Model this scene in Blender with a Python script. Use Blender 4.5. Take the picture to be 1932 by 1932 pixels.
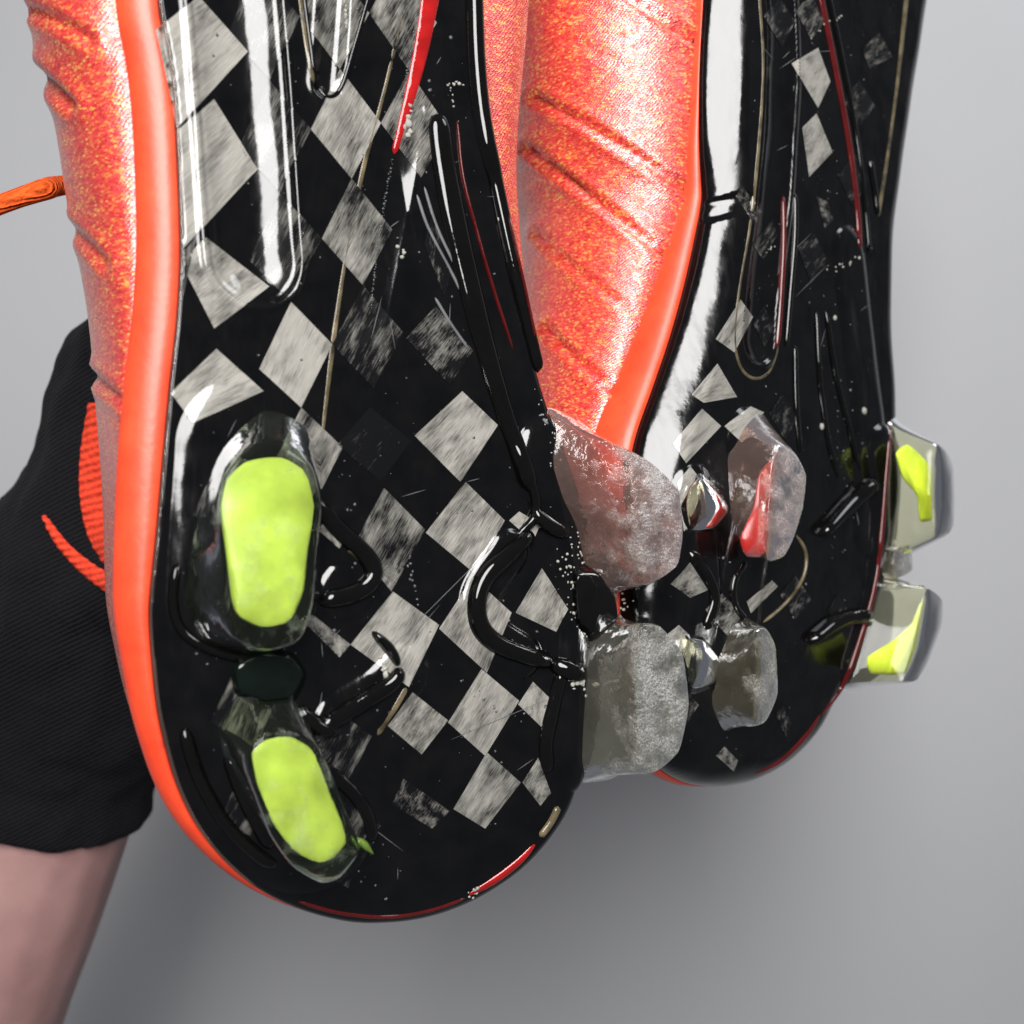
import bpy, bmesh, math, random
import numpy as np
from mathutils import Vector, Matrix
from mathutils.bvhtree import BVHTree

random.seed(7); np.random.seed(7)
for o in list(bpy.data.objects): bpy.data.objects.remove(o)
SC = bpy.context.scene
COL = SC.collection

# ------------------------------------------------------------------ camera
CAMZ = 1.30
TANH = 0.462                      # tan of half the field of view
cam_d = bpy.data.cameras.new('camera'); cam = bpy.data.objects.new('camera', cam_d); COL.objects.link(cam)
cam.location = (0, 0, CAMZ); cam.rotation_euler = (math.radians(90), 0, 0)
cam_d.sensor_width = 36; cam_d.lens = 18 / TANH
cam_d.clip_start = 0.005; cam_d.clip_end = 50
cam_d.dof.use_dof = True; cam_d.dof.focus_distance = 0.252; cam_d.dof.aperture_fstop = 14
SC.camera = cam

# ------------------------------------------------------------------ light
world = bpy.data.worlds.new('World'); SC.world = world; world.use_nodes = True
bg = world.node_tree.nodes['Background']
bg.inputs[0].default_value = (0.80, 0.86, 1.0, 1); bg.inputs[1].default_value = 0.13

def area(name, loc, target, sx, sy, power, color=(1, 1, 1)):
    l = bpy.data.lights.new(name, 'AREA'); l.shape = 'ELLIPSE'; l.size = sx; l.size_y = sy
    l.energy = power; l.color = color
    o = bpy.data.objects.new(name, l); COL.objects.link(o); o.location = loc
    d = Vector(target) - Vector(loc)
    o.rotation_euler = d.to_track_quat('-Z', 'Y').to_euler()
    return o
area('window_light', (0.0, -0.42, CAMZ + 0.34), (0.0, 0.26, CAMZ + .05), 0.38, 0.66, 13.0, (1.0, 0.985, 0.97))
area('wall_fill_light', (0.55, 0.22, CAMZ + .62), (0.36, 0.62, CAMZ + .22), 0.3, 0.3, 1.5, (0.93, 0.96, 1.0))  # unseen fill lamp, added to brighten the upper right of the wall
SC.view_settings.view_transform = 'Standard'; SC.view_settings.look = 'None'
SC.view_settings.gamma = 1; SC.view_settings.exposure = 0.0
SC.render.engine = 'CYCLES'
try:
    SC.cycles.max_bounces = 10; SC.cycles.transmission_bounces = 8; SC.cycles.transparent_max_bounces = 8
except Exception: pass

# ------------------------------------------------------------------ helpers
W0 = 966.0                        # half the width of the reading grid (1932 x 1932)
def P(ox, oy, d):
    return Vector(((ox - W0) / W0 * TANH * d, d, CAMZ - (oy - W0) / W0 * TANH * d))
def pxm(d): return d * TANH / W0  # metres per grid unit at depth d
EYE = Vector((0, 0, CAMZ))

def spline(pts, n):
    """Catmull-Rom through pts, n samples evenly spaced along its length"""
    p = np.array(pts, float)
    q = np.vstack([2 * p[0] - p[1], p, 2 * p[-1] - p[-2]])
    out = []
    for i in range(1, len(q) - 2):
        t = np.linspace(0, 1, 24, endpoint=False)[:, None]
        a, b, c, d = q[i - 1], q[i], q[i + 1], q[i + 2]
        out.append(0.5 * (2 * b + (c - a) * t + (2 * a - 5 * b + 4 * c - d) * t * t + (3 * b - a - 3 * c + d) * t ** 3))
    out.append(p[-1:]); r = np.vstack(out)
    s = np.concatenate([[0], np.cumsum(np.linalg.norm(np.diff(r, axis=0), axis=1))])
    k = np.linspace(0, s[-1], n)
    return np.stack([np.interp(k, s, r[:, j]) for j in range(r.shape[1])], 1)

def closed(pts, n, TN=.26):
    """closed smooth outline through pts, n samples, starting at pts[0]"""
    p = list(map(tuple, pts)); m = len(p)
    ext = p[-3:] + p + p[:4]
    q = np.array(ext, float); out = []
    for i in range(3, 3 + m):
        t = np.linspace(0, 1, 20, endpoint=False)[:, None]
        a, b, c, d = q[i - 1], q[i], q[i + 1], q[i + 2]
        out.append(0.5 * (2 * b + (c - a) * t * .7 + 0 * t) if False else
                   b + (c - a) * TN * t + (-(c - a) * 2 * TN - (d - b) * TN + 3 * (c - b)) * t * t
                   + ((c - a) * TN + (d - b) * TN - 2 * (c - b)) * t ** 3)
    r = np.vstack(out + [q[3:4]])
    s = np.concatenate([[0], np.cumsum(np.linalg.norm(np.diff(r, axis=0), axis=1))])
    k = np.linspace(0, s[-1], n, endpoint=False)
    return np.stack([np.interp(k, s, r[:, j]) for j in range(2)], 1)

def mesh_obj(name, verts, faces, mat, parent=None, smooth=True, uvs=None, kind=None):
    me = bpy.data.meshes.new(name)
    me.from_pydata([tuple(v) for v in verts], [], [tuple(f) for f in faces]); me.update()
    if smooth: me.polygons.foreach_set('use_smooth', [True] * len(me.polygons))
    if uvs is not None:
        lay = me.uv_layers.new(name='UVMap')
        idx = np.empty(len(me.loops), np.int32); me.loops.foreach_get('vertex_index', idx)
        lay.data.foreach_set('uv', np.asarray(uvs, np.float32)[idx].ravel())
    me.materials.append(mat)
    o = bpy.data.objects.new(name, me); COL.objects.link(o)
    if parent is not None: o.parent = parent
    if kind: o['kind'] = kind
    return o

def grid_faces(nr, nc, wrap=False):
    i = np.arange(nr - 1)[:, None]; j = np.arange(nc if wrap else nc - 1)[None, :]
    a = i * nc + j; b = i * nc + (j + 1) % nc
    return np.stack([a, b, b + nc, a + nc], -1).reshape(-1, 4)

# ------------------------------------------------------------------ materials
def new_mat(name):
    m = bpy.data.materials.new(name); m.use_nodes = True
    nt = m.node_tree; b = nt.nodes['Principled BSDF']
    return m, nt, b
def setp(b, **k):
    for n, v in k.items():
        n = n.replace('_', ' ')
        if n in b.inputs:
            s = b.inputs[n]
            s.default_value = (*v, 1) if isinstance(v, tuple) and len(v) == 3 and s.type == 'RGBA' else v
def N(nt, t, **k):
    n = nt.nodes.new(t)
    for a, v in k.items(): setattr(n, a, v)
    return n
def noise(nt, vec, scale, detail=3, rough=.5, dims=None):
    n = N(nt, 'ShaderNodeTexNoise'); n.inputs['Scale'].default_value = scale
    n.inputs['Detail'].default_value = detail; n.inputs['Roughness'].default_value = rough
    if vec is not None: nt.links.new(vec, n.inputs['Vector'])
    return n.outputs['Fac']
def ramp(nt, fac, stops, interp='LINEAR'):
    r = N(nt, 'ShaderNodeValToRGB'); e = r.color_ramp.elements; r.color_ramp.interpolation = interp
    while len(e) < len(stops): e.new(0.5)
    for k, (p, c) in enumerate(stops):
        e[k].position = p; e[k].color = (*c, 1) if len(c) == 3 else c
    nt.links.new(fac, r.inputs[0]); return r.outputs[0]
def mapping(nt, out, scale=(1, 1, 1), rot=(0, 0, 0)):
    m = N(nt, 'ShaderNodeMapping'); m.inputs['Scale'].default_value = scale; m.inputs['Rotation'].default_value = rot
    nt.links.new(out, m.inputs[0]); return m.outputs[0]
def bump(nt, b, height, strength, dist, coat=False):
    n = N(nt, 'ShaderNodeBump'); n.inputs['Strength'].default_value = strength; n.inputs['Distance'].default_value = dist
    nt.links.new(height, n.inputs['Height']); nt.links.new(n.outputs[0], b.inputs['Normal'])
    if coat: nt.links.new(n.outputs[0], b.inputs['Coat Normal'])
    return n
def mathn(nt, op, a, b=None, c=None, clamp=False):
    n = N(nt, 'ShaderNodeMath', operation=op); n.use_clamp = clamp
    for i, v in enumerate((a, b, c)):
        if v is None: continue
        if isinstance(v, (int, float)): n.inputs[i].default_value = v
        else: nt.links.new(v, n.inputs[i])
    return n.outputs[0]
def coords(nt, which='Object'):
    return N(nt, 'ShaderNodeTexCoord').outputs[which]

def m_sole():
    m, nt, b = new_mat('glossy_black_resin')
    c = coords(nt)
    f = noise(nt, c, 160, 4)
    col = ramp(nt, f, [(.35, (.0015, .0015, .0018)), (.8, (.0040, .0038, .0036))])
    nt.links.new(col, b.inputs['Base Color'])
    st = noise(nt, mapping(nt, c, (700, 160, 300), (0, 0, .6)), 1.0, 2)
    rr = ramp(nt, st, [(.35, (.075,) * 3), (.80, (.19,) * 3)])
    nt.links.new(rr, b.inputs['Roughness'])
    setp(b, Specular_IOR_Level=.5, IOR=1.5)
    h = mathn(nt, 'ADD', noise(nt, c, 190, 2), mathn(nt, 'MULTIPLY', noise(nt, c, 1500, 2), .10))
    bump(nt, b, h, .12, .0006)
    return m
def m_carbon():
    m, nt, b = new_mat('carbon_tow_painted_sheen')
    uv = coords(nt, 'UV')
    oi = N(nt, 'ShaderNodeObjectInfo')
    off = N(nt, 'ShaderNodeVectorMath', operation='ADD'); nt.links.new(uv, off.inputs[0])
    comb = N(nt, 'ShaderNodeCombineXYZ')
    nt.links.new(mathn(nt, 'MULTIPLY', oi.outputs['Random'], 37.0), comb.inputs[0])
    nt.links.new(mathn(nt, 'MULTIPLY', oi.outputs['Random'], 91.0), comb.inputs[1])
    nt.links.new(comb.outputs[0], off.inputs[1])
    v = off.outputs[0]
    fib = noise(nt, mapping(nt, v, (3.6, 60, 1)), 1.0, 4, .6)     # streaks along the tow
    blot = noise(nt, mapping(nt, v, (1.6, 3.2, 1)), 1.0, 3, .6)
    sep = N(nt, 'ShaderNodeSeparateColor'); nt.links.new(oi.outputs['Color'], sep.inputs[0])
    s = mathn(nt, 'ADD', mathn(nt, 'MULTIPLY', fib, .55), mathn(nt, 'MULTIPLY', blot, .65))
    s = mathn(nt, 'ADD', s, mathn(nt, 'SUBTRACT', sep.outputs[0], .745))
    k = ramp(nt, s, [(.20, (0, 0, 0)), (.50, (1, 1, 1))])
    fine = noise(nt, mapping(nt, v, (4.0, 120, 1)), 1.0, 2)
    lc = ramp(nt, fine, [(.25, (.20, .19, .168)), (.7, (.36, .345, .31))])  # pale grey stands in for the fibres' directional sheen
    mx = N(nt, 'ShaderNodeMix', data_type='RGBA')
    nt.links.new(k, mx.inputs[0]); mx.inputs[6].default_value = (.0025, .0025, .0028, 1); nt.links.new(lc, mx.inputs[7])
    nt.links.new(mx.outputs[2], b.inputs['Base Color'])
    setp(b, Roughness=.45, Specular_IOR_Level=.06, Coat_Weight=1.0, Coat_Roughness=.09, Coat_IOR=1.5)
    h = noise(nt, coords(nt), 190, 2)
    bump(nt, b, h, .14, .0006, coat=True)
    return m
def m_gloss(name, col, rough=.12, coat=.0, trans=0.0, var=.35, bs=900, bstr=.15, ior=1.47):
    m, nt, b = new_mat(name)
    c = coords(nt); f = noise(nt, c, 220, 3)
    dk = tuple(x * (1 - var) for x in col)
    nt.links.new(ramp(nt, f, [(.3, dk), (.7, col)]), b.inputs['Base Color'])
    setp(b, Roughness=rough, Coat_Weight=coat, Coat_Roughness=.05, Transmission_Weight=trans, IOR=ior)
    bump(nt, b, noise(nt, c, bs, 2), bstr, .0004)
    return m
def m_stud(name, col, frost, rough, trans, wear_axis_lo=.35, speck=(.62, .60, .58), ior=1.45, bk=.75):
    """clear moulded plastic, scuffed to a frost on the worn faces (uv.y runs from foot to tip)"""
    m, nt, b = new_mat(name)
    c = coords(nt); uv = coords(nt, 'UV'); sx = N(nt, 'ShaderNodeSeparateXYZ'); nt.links.new(uv, sx.inputs[0])
    n1 = noise(nt, c, 170, 5, .62)
    w = mathn(nt, 'ADD', mathn(nt, 'MULTIPLY', mathn(nt, 'SUBTRACT', sx.outputs[1], wear_axis_lo), 1.3), mathn(nt, 'MULTIPLY', mathn(nt, 'SUBTRACT', n1, .5), 3.2))
    w = mathn(nt, 'MULTIPLY', w, frost, clamp=True)
    grit = noise(nt, c, 2300, 3, .7)
    wk = mathn(nt, 'MULTIPLY', w, ramp(nt, grit, [(.40, (0.30,) * 3), (.60, (1,) * 3)]), clamp=True)
    cl = noise(nt, c, 90, 3)
    body = ramp(nt, cl, [(.3, tuple(x * .55 for x in col)), (.7, col)])
    mx = N(nt, 'ShaderNodeMix', data_type='RGBA'); nt.links.new(wk, mx.inputs[0])
    nt.links.new(body, mx.inputs[6]); mx.inputs[7].default_value = (*speck, 1)
    nt.links.new(mx.outputs[2], b.inputs['Base Color'])
    nt.links.new(mathn(nt, 'ADD', mathn(nt, 'MULTIPLY', wk, .35), rough), b.inputs['Roughness'])
    nt.links.new(mathn(nt, 'SUBTRACT', trans, mathn(nt, 'MULTIPLY', wk, trans * .6)), b.inputs['Transmission Weight'])
    setp(b, IOR=ior)
    h = mathn(nt, 'ADD', mathn(nt, 'MULTIPLY', noise(nt, c, 1300, 4, .65), mathn(nt, 'MULTIPLY', w, 1.4)), mathn(nt, 'MULTIPLY', noise(nt, c, 230, 3), .7))
    bump(nt, b, h, bk, .0008)
    return m
def m_fabric():
    m, nt, b = new_mat('glitter_knit')
    uv = coords(nt, 'UV')                                   # millimetres
    wob = N(nt, 'ShaderNodeVectorMath', operation='ADD')
    nz = N(nt, 'ShaderNodeTexNoise'); nz.inputs['Scale'].default_value = .35; nt.links.new(uv, nz.inputs['Vector'])
    sc = N(nt, 'ShaderNodeVectorMath', operation='SCALE'); sc.inputs[3].default_value = 1.1
    nt.links.new(nz.outputs['Color'], sc.inputs[0]); nt.links.new(uv, wob.inputs[0]); nt.links.new(sc.outputs[0], wob.inputs[1])
    v = wob.outputs[0]
    vor = N(nt, 'ShaderNodeTexVoronoi'); vor.inputs['Scale'].default_value = 1.0; vor.inputs['Randomness'].default_value = .35
    nt.links.new(mapping(nt, v, (1.25, 2.7, 1), (0, 0, .35)), vor.inputs['Vector'])
    rnd = N(nt, 'ShaderNodeSeparateColor'); nt.links.new(vor.outputs['Color'], rnd.inputs[0])
    big = noise(nt, uv, .22, 3, .6)
    k = mathn(nt, 'ADD', mathn(nt, 'MULTIPLY', rnd.outputs[0], .75), mathn(nt, 'MULTIPLY', big, .5))
    col = ramp(nt, k, [(.22, (.55, .014, .016)), (.45, (.76, .042, .036)), (.74, (.84, .082, .055)), (.88, (.92, .20, .045)), (.99, (.95, .46, .10))])
    d = vor.outputs['Distance']
    shade = ramp(nt, d, [(.2, (1, 1, 1)), (.8, (.72, .58, .58))])
    mx = N(nt, 'ShaderNodeMix', data_type='RGBA', blend_type='MULTIPLY'); mx.inputs[0].default_value = 1
    nt.links.new(col, mx.inputs[6]); nt.links.new(shade, mx.inputs[7])
    nt.links.new(mx.outputs[2], b.inputs['Base Color'])
    nt.links.new(ramp(nt, rnd.outputs[1], [(.2, (.20,) * 3), (.8, (.45,) * 3)]), b.inputs['Roughness'])
    setp(b, Specular_IOR_Level=.9, Coat_Weight=1.0, Coat_Roughness=.27, Coat_IOR=1.85)
    inv = mathn(nt, 'SUBTRACT', 1.0, d)
    bump(nt, b, mathn(nt, 'ADD', inv, mathn(nt, 'MULTIPLY', noise(nt, uv, 2.2, 2), .5)), .75, .00040)
    b2 = N(nt, 'ShaderNodeBump'); b2.inputs['Strength'].default_value = .42; b2.inputs['Distance'].default_value = .0004
    nt.links.new(inv, b2.inputs['Height']); nt.links.new(b2.outputs[0], b.inputs['Coat Normal'])
    return m
def m_band():
    m, nt, b = new_mat('orange_rubber')
    c = coords(nt)
    nt.links.new(ramp(nt, noise(nt, c, 110, 6, .7), [(.26, (.48, .040, .020)), (.36, (.80, .055, .018)), (.7, (.90, .085, .028))]), b.inputs['Base Color'])
    setp(b, Roughness=.38, Subsurface_Weight=.15, Subsurface_Radius=(.004, .0015, .001), Subsurface_Scale=.5)
    bump(nt, b, noise(nt, c, 700, 3), .12, .0004)
    return m
def m_knit(name, col, sx, rot=0.0):
    m, nt, b = new_mat(name)
    c = coords(nt); mp = mapping(nt, c, (1, 1, 1), (0, rot, 0))
    wv = N(nt, 'ShaderNodeTexWave'); wv.bands_direction = 'Z'; wv.inputs['Scale'].default_value = sx
    wv.inputs['Distortion'].default_value = 1.2; wv.inputs['Detail'].default_value = 2; wv.inputs['Detail Scale'].default_value = 3
    nt.links.new(mp, wv.inputs['Vector'])
    f = noise(nt, c, 900, 3)
    h = mathn(nt, 'ADD', mathn(nt, 'MULTIPLY', wv.outputs['Fac'], .8), f)
    nt.links.new(ramp(nt, h, [(.4, tuple(x * .55 for x in col)), (1.1, col)]), b.inputs['Base Color'])
    setp(b, Roughness=.95, Specular_IOR_Level=.08, Sheen_Weight=.015)
    bump(nt, b, h, .7, .0008)
    return m
def m_skin():
    m, nt, b = new_mat('skin')
    c = coords(nt)
    nt.links.new(ramp(nt, noise(nt, c, 35, 5, .6), [(.3, (.27, .145, .135)), (.7, (.38, .22, .205))]), b.inputs['Base Color'])
    setp(b, Roughness=.55, Subsurface_Weight=.25, Subsurface_Radius=(.008, .003, .0015), Subsurface_Scale=.6)
    bump(nt, b, noise(nt, c, 900, 3), .15, .0004)
    return m
def m_wall():
    m, nt, b = new_mat('grey_plaster')
    c = coords(nt)
    nt.links.new(ramp(nt, noise(nt, c, 3, 4), [(.3, (.42, .425, .435)), (.7, (.45, .455, .465))]), b.inputs['Base Color'])
    setp(b, Roughness=.85, Specular_IOR_Level=.2)
    bump(nt, b, noise(nt, c, 250, 3), .1, .001)
    return m
M = dict(sole=m_sole(), carbon=m_carbon(), fabric=m_fabric(), band=m_band(), skin=m_skin(), wall=m_wall(),
         ridge=m_gloss('dark_clear_ridge', (.003, .0028, .0026), .045, bs=400, bstr=.05),
         darkred=m_gloss('dark_red_resin', (.085, .007, .007), .06, bs=400, bstr=.05),
         red=m_gloss('red_resin', (.38, .010, .010), .10),
         tan=m_gloss('tan_edge_reflection', (.17, .135, .075), .14, var=.85),  # tan stands in for light reflected along ridge edges
         green=m_gloss('smoked_green_resin', (.0035, .0065, .0048), .05, bs=200),
         yellow=m_gloss('fluorescent_plastic', (.66, .77, .13), .32, var=.20, bs=160, bstr=.5),
         shell=m_stud('clear_scuffed_shell', (.56, .66, .48), .80, .04, .99, .92, (.46, .48, .38), ior=1.22, bk=.35),
         yellow_in=m_gloss('fluorescent_core', (.58, .72, .05), .35, var=.12),
         clear=m_gloss('clear_plastic', (.86, .86, .62), .05, trans=1.0, var=.10, bs=200, bstr=.10, ior=1.30),
         pink=m_stud('frosted_plastic', (.54, .35, .30), 1.1, .12, .84, .52),
         grey=m_stud('scuffed_clear_plastic', (.40, .385, .31), 1.3, .10, .88, .54, (.54, .53, .50)),
         smoke=m_stud('smoky_clear_plastic', (.40, .36, .26), .85, .14, .90, .66),
         rosy=m_stud('rosy_clear_plastic', (.80, .55, .47), .85, .13, .92, .66),
         red_in=m_gloss('red_core', (.70, .035, .025), .3, trans=.5),
         dirt=m_gloss('pale_crumb', (.36, .35, .31), .8, bs=2000),
         drop=m_gloss('droplet', (.09, .095, .095), .06),
         scratch=m_gloss('scratch', (.13, .13, .135), .5),
         lace=m_knit('orange_cord', (.80, .11, .02), 420),
         glove=m_knit('black_knit', (.0095, .0095, .0115), 260, .45),
         logo=m_knit('orange_rib_knit', (.80, .065, .030), 150, .25),
         grass=m_gloss('grass_bit', (.12, .20, .03), .4))

# ------------------------------------------------------------------ the wall behind
wl = mesh_obj('wall', [(-2.5, .62, -.2), (2.5, .62, -.2), (2.5, .62, 2.8), (-2.5, .62, 2.8),
                       (-2.5, .74, -.2), (2.5, .74, -.2), (2.5, .74, 2.8), (-2.5, .74, 2.8)],
              [(0, 1, 2, 3), (5, 4, 7, 6), (0, 3, 7, 4), (1, 5, 6, 2), (3, 2, 6, 7), (0, 4, 5, 1)], M['wall'], smooth=False)
wl['kind'] = 'structure'

# ------------------------------------------------------------------ boots
class Boot: pass
def boot_frame(name, label, O, yaw, toe_v, toe_k):
    B = Boot()
    y = math.radians(yaw)
    U = Vector((math.cos(y), math.sin(y), 0)); V = Vector((0, 0, 1)); Nn = Vector((math.sin(y), -math.cos(y), 0))
    R = Matrix((U, V, Nn)).transposed()
    e = bpy.data.objects.new(name, None); COL.objects.link(e); e.empty_display_size = .02
    e.matrix_world = Matrix.Translation(Vector(O)) @ R.to_4x4()
    e['label'] = label; e['category'] = 'football boot'; e['group'] = 'pair of football boots held together'
    B.root = e; B.O = Vector(O); B.R = R; B.Ri = R.transposed(); B.toe_v = toe_v; B.toe_k = toe_k
    B.eye = B.Ri @ (EYE - B.O)
    return B
def toe(B, v):
    t = np.maximum(0, B.toe_v - np.asarray(v, float))
    return -B.toe_k * t * t
def ray(B, ox, oy):
    d = B.Ri @ (P(ox, oy, 1.0) - EYE); return B.eye, d
def onplane(B, ox, oy, h=0.0):
    """grid point -> boot coordinates at height h over the bare (unridged) sole"""
    e, d = ray(B, ox, oy); w = h
    for _ in range(8):
        t = (w - e.z) / d.z; p = e + d * t; w = h + float(toe(B, p.y))
    return p

def sdf_poly(px, py, pts):
    """distance to a polyline (vectorised)"""
    best = np.full(px.shape, 1e9)
    for a, b in zip(pts[:-1], pts[1:]):
        dx, dy = b[0] - a[0], b[1] - a[1]; L = dx * dx + dy * dy + 1e-18
        t = np.clip(((px - a[0]) * dx + (py - a[1]) * dy) / L, 0, 1)
        best = np.minimum(best, np.hypot(px - a[0] - t * dx, py - a[1] - t * dy))
    return best

def build_sole(B, left_px, right_px, feats, NR=760, NC=300, roll=.008, drop=.0035, chamfer=0.0, lflat=1.0):
    toL = [onplane(B, x, y, -drop * .7) for x, y in left_px]
    toR = [onplane(B, x, y, -drop * .7) for x, y in right_px]
    chain = spline([(p.x, p.y) for p in toL] + [(p.x, p.y) for p in reversed(toR)], 900)   # left top -> toe -> right top
    k = int(np.argmin(chain[:, 1]))
    L, Rr = chain[:k + 1], chain[k:]
    vt = min(L[0, 1], Rr[-1, 1]); vb = chain[k, 1]
    t = np.linspace(0, 1, NR)
    v = vb + (vt - vb) * (1 - np.cos(t * math.pi / 2)); v[0] = vb + 1e-6
    Lm = L[::-1]; Lv = np.maximum.accumulate(Lm[:, 1] + np.arange(len(Lm)) * 1e-9)
    Rv = np.maximum.accumulate(Rr[:, 1] + np.arange(len(Rr)) * 1e-9)
    ul = np.interp(v, Lv, Lm[:, 0]); ur = np.interp(v, Rv, Rr[:, 0])
    s = np.linspace(0, 1, NC); s = .5 - .5 * np.cos(s * math.pi) * .35 + (s - .5) * .65 if False else s
    u = ul[:, None] + (ur - ul)[:, None] * s[None, :]
    vv = np.repeat(v[:, None], NC, 1)
    de = sdf_poly(u, vv, chain[::3])
    de = np.minimum(de, np.minimum(s, 1 - s)[None, :] * (ur - ul)[:, None])
    B.chain = chain; B.k = k; B.drop = drop
    side = 1 / (1 + np.exp((s[None, :] - .5) * 24)) * np.clip((vv - (vb + .03)) / .03, 0, 1) * chamfer   # 1 = flat bevel, 0 = rounded edge
    q = np.clip(1 - de / roll, 0, 1)
    rnd = 1 - np.sqrt(np.maximum(0, 1 - q * q)); bev = 1.12 * (np.sqrt(q * q + .03) - .173) / .842 - .12 * q ** 3
    side = side * (.62 + .14 * np.sin(vv * 70))
    lf = 1 - (1 - lflat) / (1 + np.exp((s[None, :] - .5) * 24)) * np.clip((vv - (vb + .012)) / .03, 0, 1)
    w = toe(B, vv) - drop * lf * (rnd * (1 - side) + bev * side)
    for f in feats: w = f(u, vv, w, de)
    w += .00012 * np.sin(u * 300 + 2) * np.sin(vv * 210)
    pad = lambda z, k: np.concatenate([z[:, :1] + k, z, z[:, -1:] + k], 1)      # a short wall down from the rim
    verts = np.stack([pad(u, 0), pad(vv, 0), pad(w, -.0045)], -1).reshape(-1, 3)
    faces = grid_faces(NR, NC + 2)
    o = mesh_obj('outsole', verts, faces, M['sole'], B.root)
    B.sole = o
    B.bvh = BVHTree.FromPolygons([tuple(x) for x in verts], [tuple(f) for f in faces])
    # edge heights along the chain, for the upper
    return o
def cast(B, ox, oy):
    e, d = ray(B, ox, oy); d = d.normalized()
    hit, nrm, _, dist = B.bvh.ray_cast(e, d)
    if hit is None:
        p = onplane(B, ox, oy, -.002); return p, Vector((0, 0, 1)), (p - e).length
    if nrm.z < 0: nrm = -nrm
    return hit, nrm, dist

def ridge(B, name, path, width, h, mat, parent=None, taper=.12, n=None, sink=.0004, m=9):
    """a moulded rib swept along a path laid on the sole; width in grid units (number or list), h in metres"""
    sink = min(sink, h * .25)
    path = np.array(path, float); L = np.linalg.norm(np.diff(path, axis=0), axis=1).sum()
    n = n or int(max(14, min(90, L / 7)))
    sp = spline(path, n); wd = np.interp(np.linspace(0, 1, n), np.linspace(0, 1, np.size(width)), np.atleast_1d(np.array(width, float)))
    C, Nn, Sc = [], [], []
    for x, y in sp:
        p, nr, d = cast(B, x, y); C.append(np.array(p)); Nn.append(np.array(nr)); Sc.append(d * TANH / W0)
    C = np.array(C); Nn = np.array(Nn)
    for _ in range(4):
        Nn[1:-1] = (Nn[:-2] + Nn[1:-1] * 2 + Nn[2:]) / 4
        C[1:-1] = (C[:-2] + C[1:-1] * 2 + C[2:]) / 4
    Nn /= np.linalg.norm(Nn, axis=1)[:, None]
    T = np.gradient(C, axis=0); T /= np.linalg.norm(T, axis=1)[:, None] + 1e-12
    X = np.cross(T, Nn); X /= np.linalg.norm(X, axis=1)[:, None] + 1e-12
    vs = []
    for i in range(n):
        s = i / (n - 1); e = min(s, 1 - s) / max(taper, 1e-4); k = math.sqrt(max(0.0, 1 - (1 - min(1, e)) ** 2)) * .97 + .03
        r = wd[i] * Sc[i] * .5 * k
        for j in range(m):
            a = math.pi * j / (m - 1)
            vs.append(C[i] + X[i] * (-math.cos(a) * r) + Nn[i] * (math.sin(a) ** .8 * h * k - sink))
    return mesh_obj(name, vs, grid_faces(n, m), mat, parent or B.root)

def carbon(B, quad, cov, parent):
    (a, b, c, d) = [np.array(p, float) for p in quad]       # left, top, right, bottom
    n = int(np.clip(np.linalg.norm(np.array(quad[0]) - np.array(quad[2])) * .24, 6, 34)); vs, uv = [], []
    for i in range(n):
        for j in range(n):
            s, t = j / (n - 1), i / (n - 1)
            x, y = (a * (1 - s) + b * s) * (1 - t) + (d * (1 - s) + c * s) * t
            p, nr, _ = cast(B, x, y)
            vs.append(np.array(p) + np.array(nr) * .00012); uv.append((s, t))
    o = mesh_obj('carbon_square', vs, grid_faces(n, n), M['carbon'], parent, uvs=uv)
    o.color = (cov, cov, cov, 1)  # strength of the painted sheen on this square
    return o

def loft_stud(B, name, base, tip, h, mat, parent=None, n=56, tipdome=.0006, hb=None, close=1.0, levels=None, cap=.9):
    """a blade stud: foot outline on the sole, tip outline h metres above it (both read on the grid)"""
    bp = closed(base, n); tp = closed(tip, n)
    b3 = []
    for x, y in bp:
        p = onplane(B, x, y, -.001 if hb is None else hb); b3.append(np.array(p))
    hh = h if np.ndim(h) else [h] * 2
    t3 = []
    y0, y1 = tp[:, 1].min(), tp[:, 1].max()
    for x, y in tp:
        f = (y - y0) / (y1 - y0 + 1e-9)
        t3.append(np.array(onplane(B, x, y, hh[0] * (1 - f) + hh[1] * f)))
    b3, t3 = np.array(b3), np.array(t3)
    bc, tc = b3.mean(0), t3.mean(0)
    lv = levels or [(-.10, 1.02), (.0, 1.04), (.10, 1.0), (.25, .985), (.5, .985), (.75, .995), (.90, 1.0), (.96, .99), (.99, .97), (1.0, cap)]
    vs, uv = [], []
    for lam, sc in lv:
        r = b3 * (1 - lam) + t3 * lam; c = bc * (1 - lam) + tc * lam
        for i, q in enumerate(c + (r - c) * sc): vs.append(q); uv.append((i / n, max(0, lam) * .8))
    up = (tc - bc); up /= np.linalg.norm(up)
    for sc, dz in ((cap * .82, .6), (cap * .55, .85), (cap * .25, 1.0)):
        for i, q in enumerate(tc + (t3 - tc) * sc + up * tipdome * dz): vs.append(q); uv.append((i / n, .8 + (1 - sc) * .2))
    nr = len(lv) + 3
    f = [tuple(x) for x in grid_faces(nr, n, True)]
    vs.append(tc + up * tipdome); uv.append((.5, 1)); ci = len(vs) - 1
    f += [((nr - 1) * n + i, (nr - 1) * n + (i + 1) % n, ci) for i in range(n)]
    vs.append(b3.mean(0) * 1.1 - t3.mean(0) * .1); uv.append((.5, 0)); c0 = len(vs) - 1
    f += [((i + 1) % n, i, c0) for i in range(n)]
    o = mesh_obj(name, vs, f, mat, parent or B.root, uvs=uv)
    o.data.set_sharp_from_angle(angle=math.radians(38))
    return o

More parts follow.
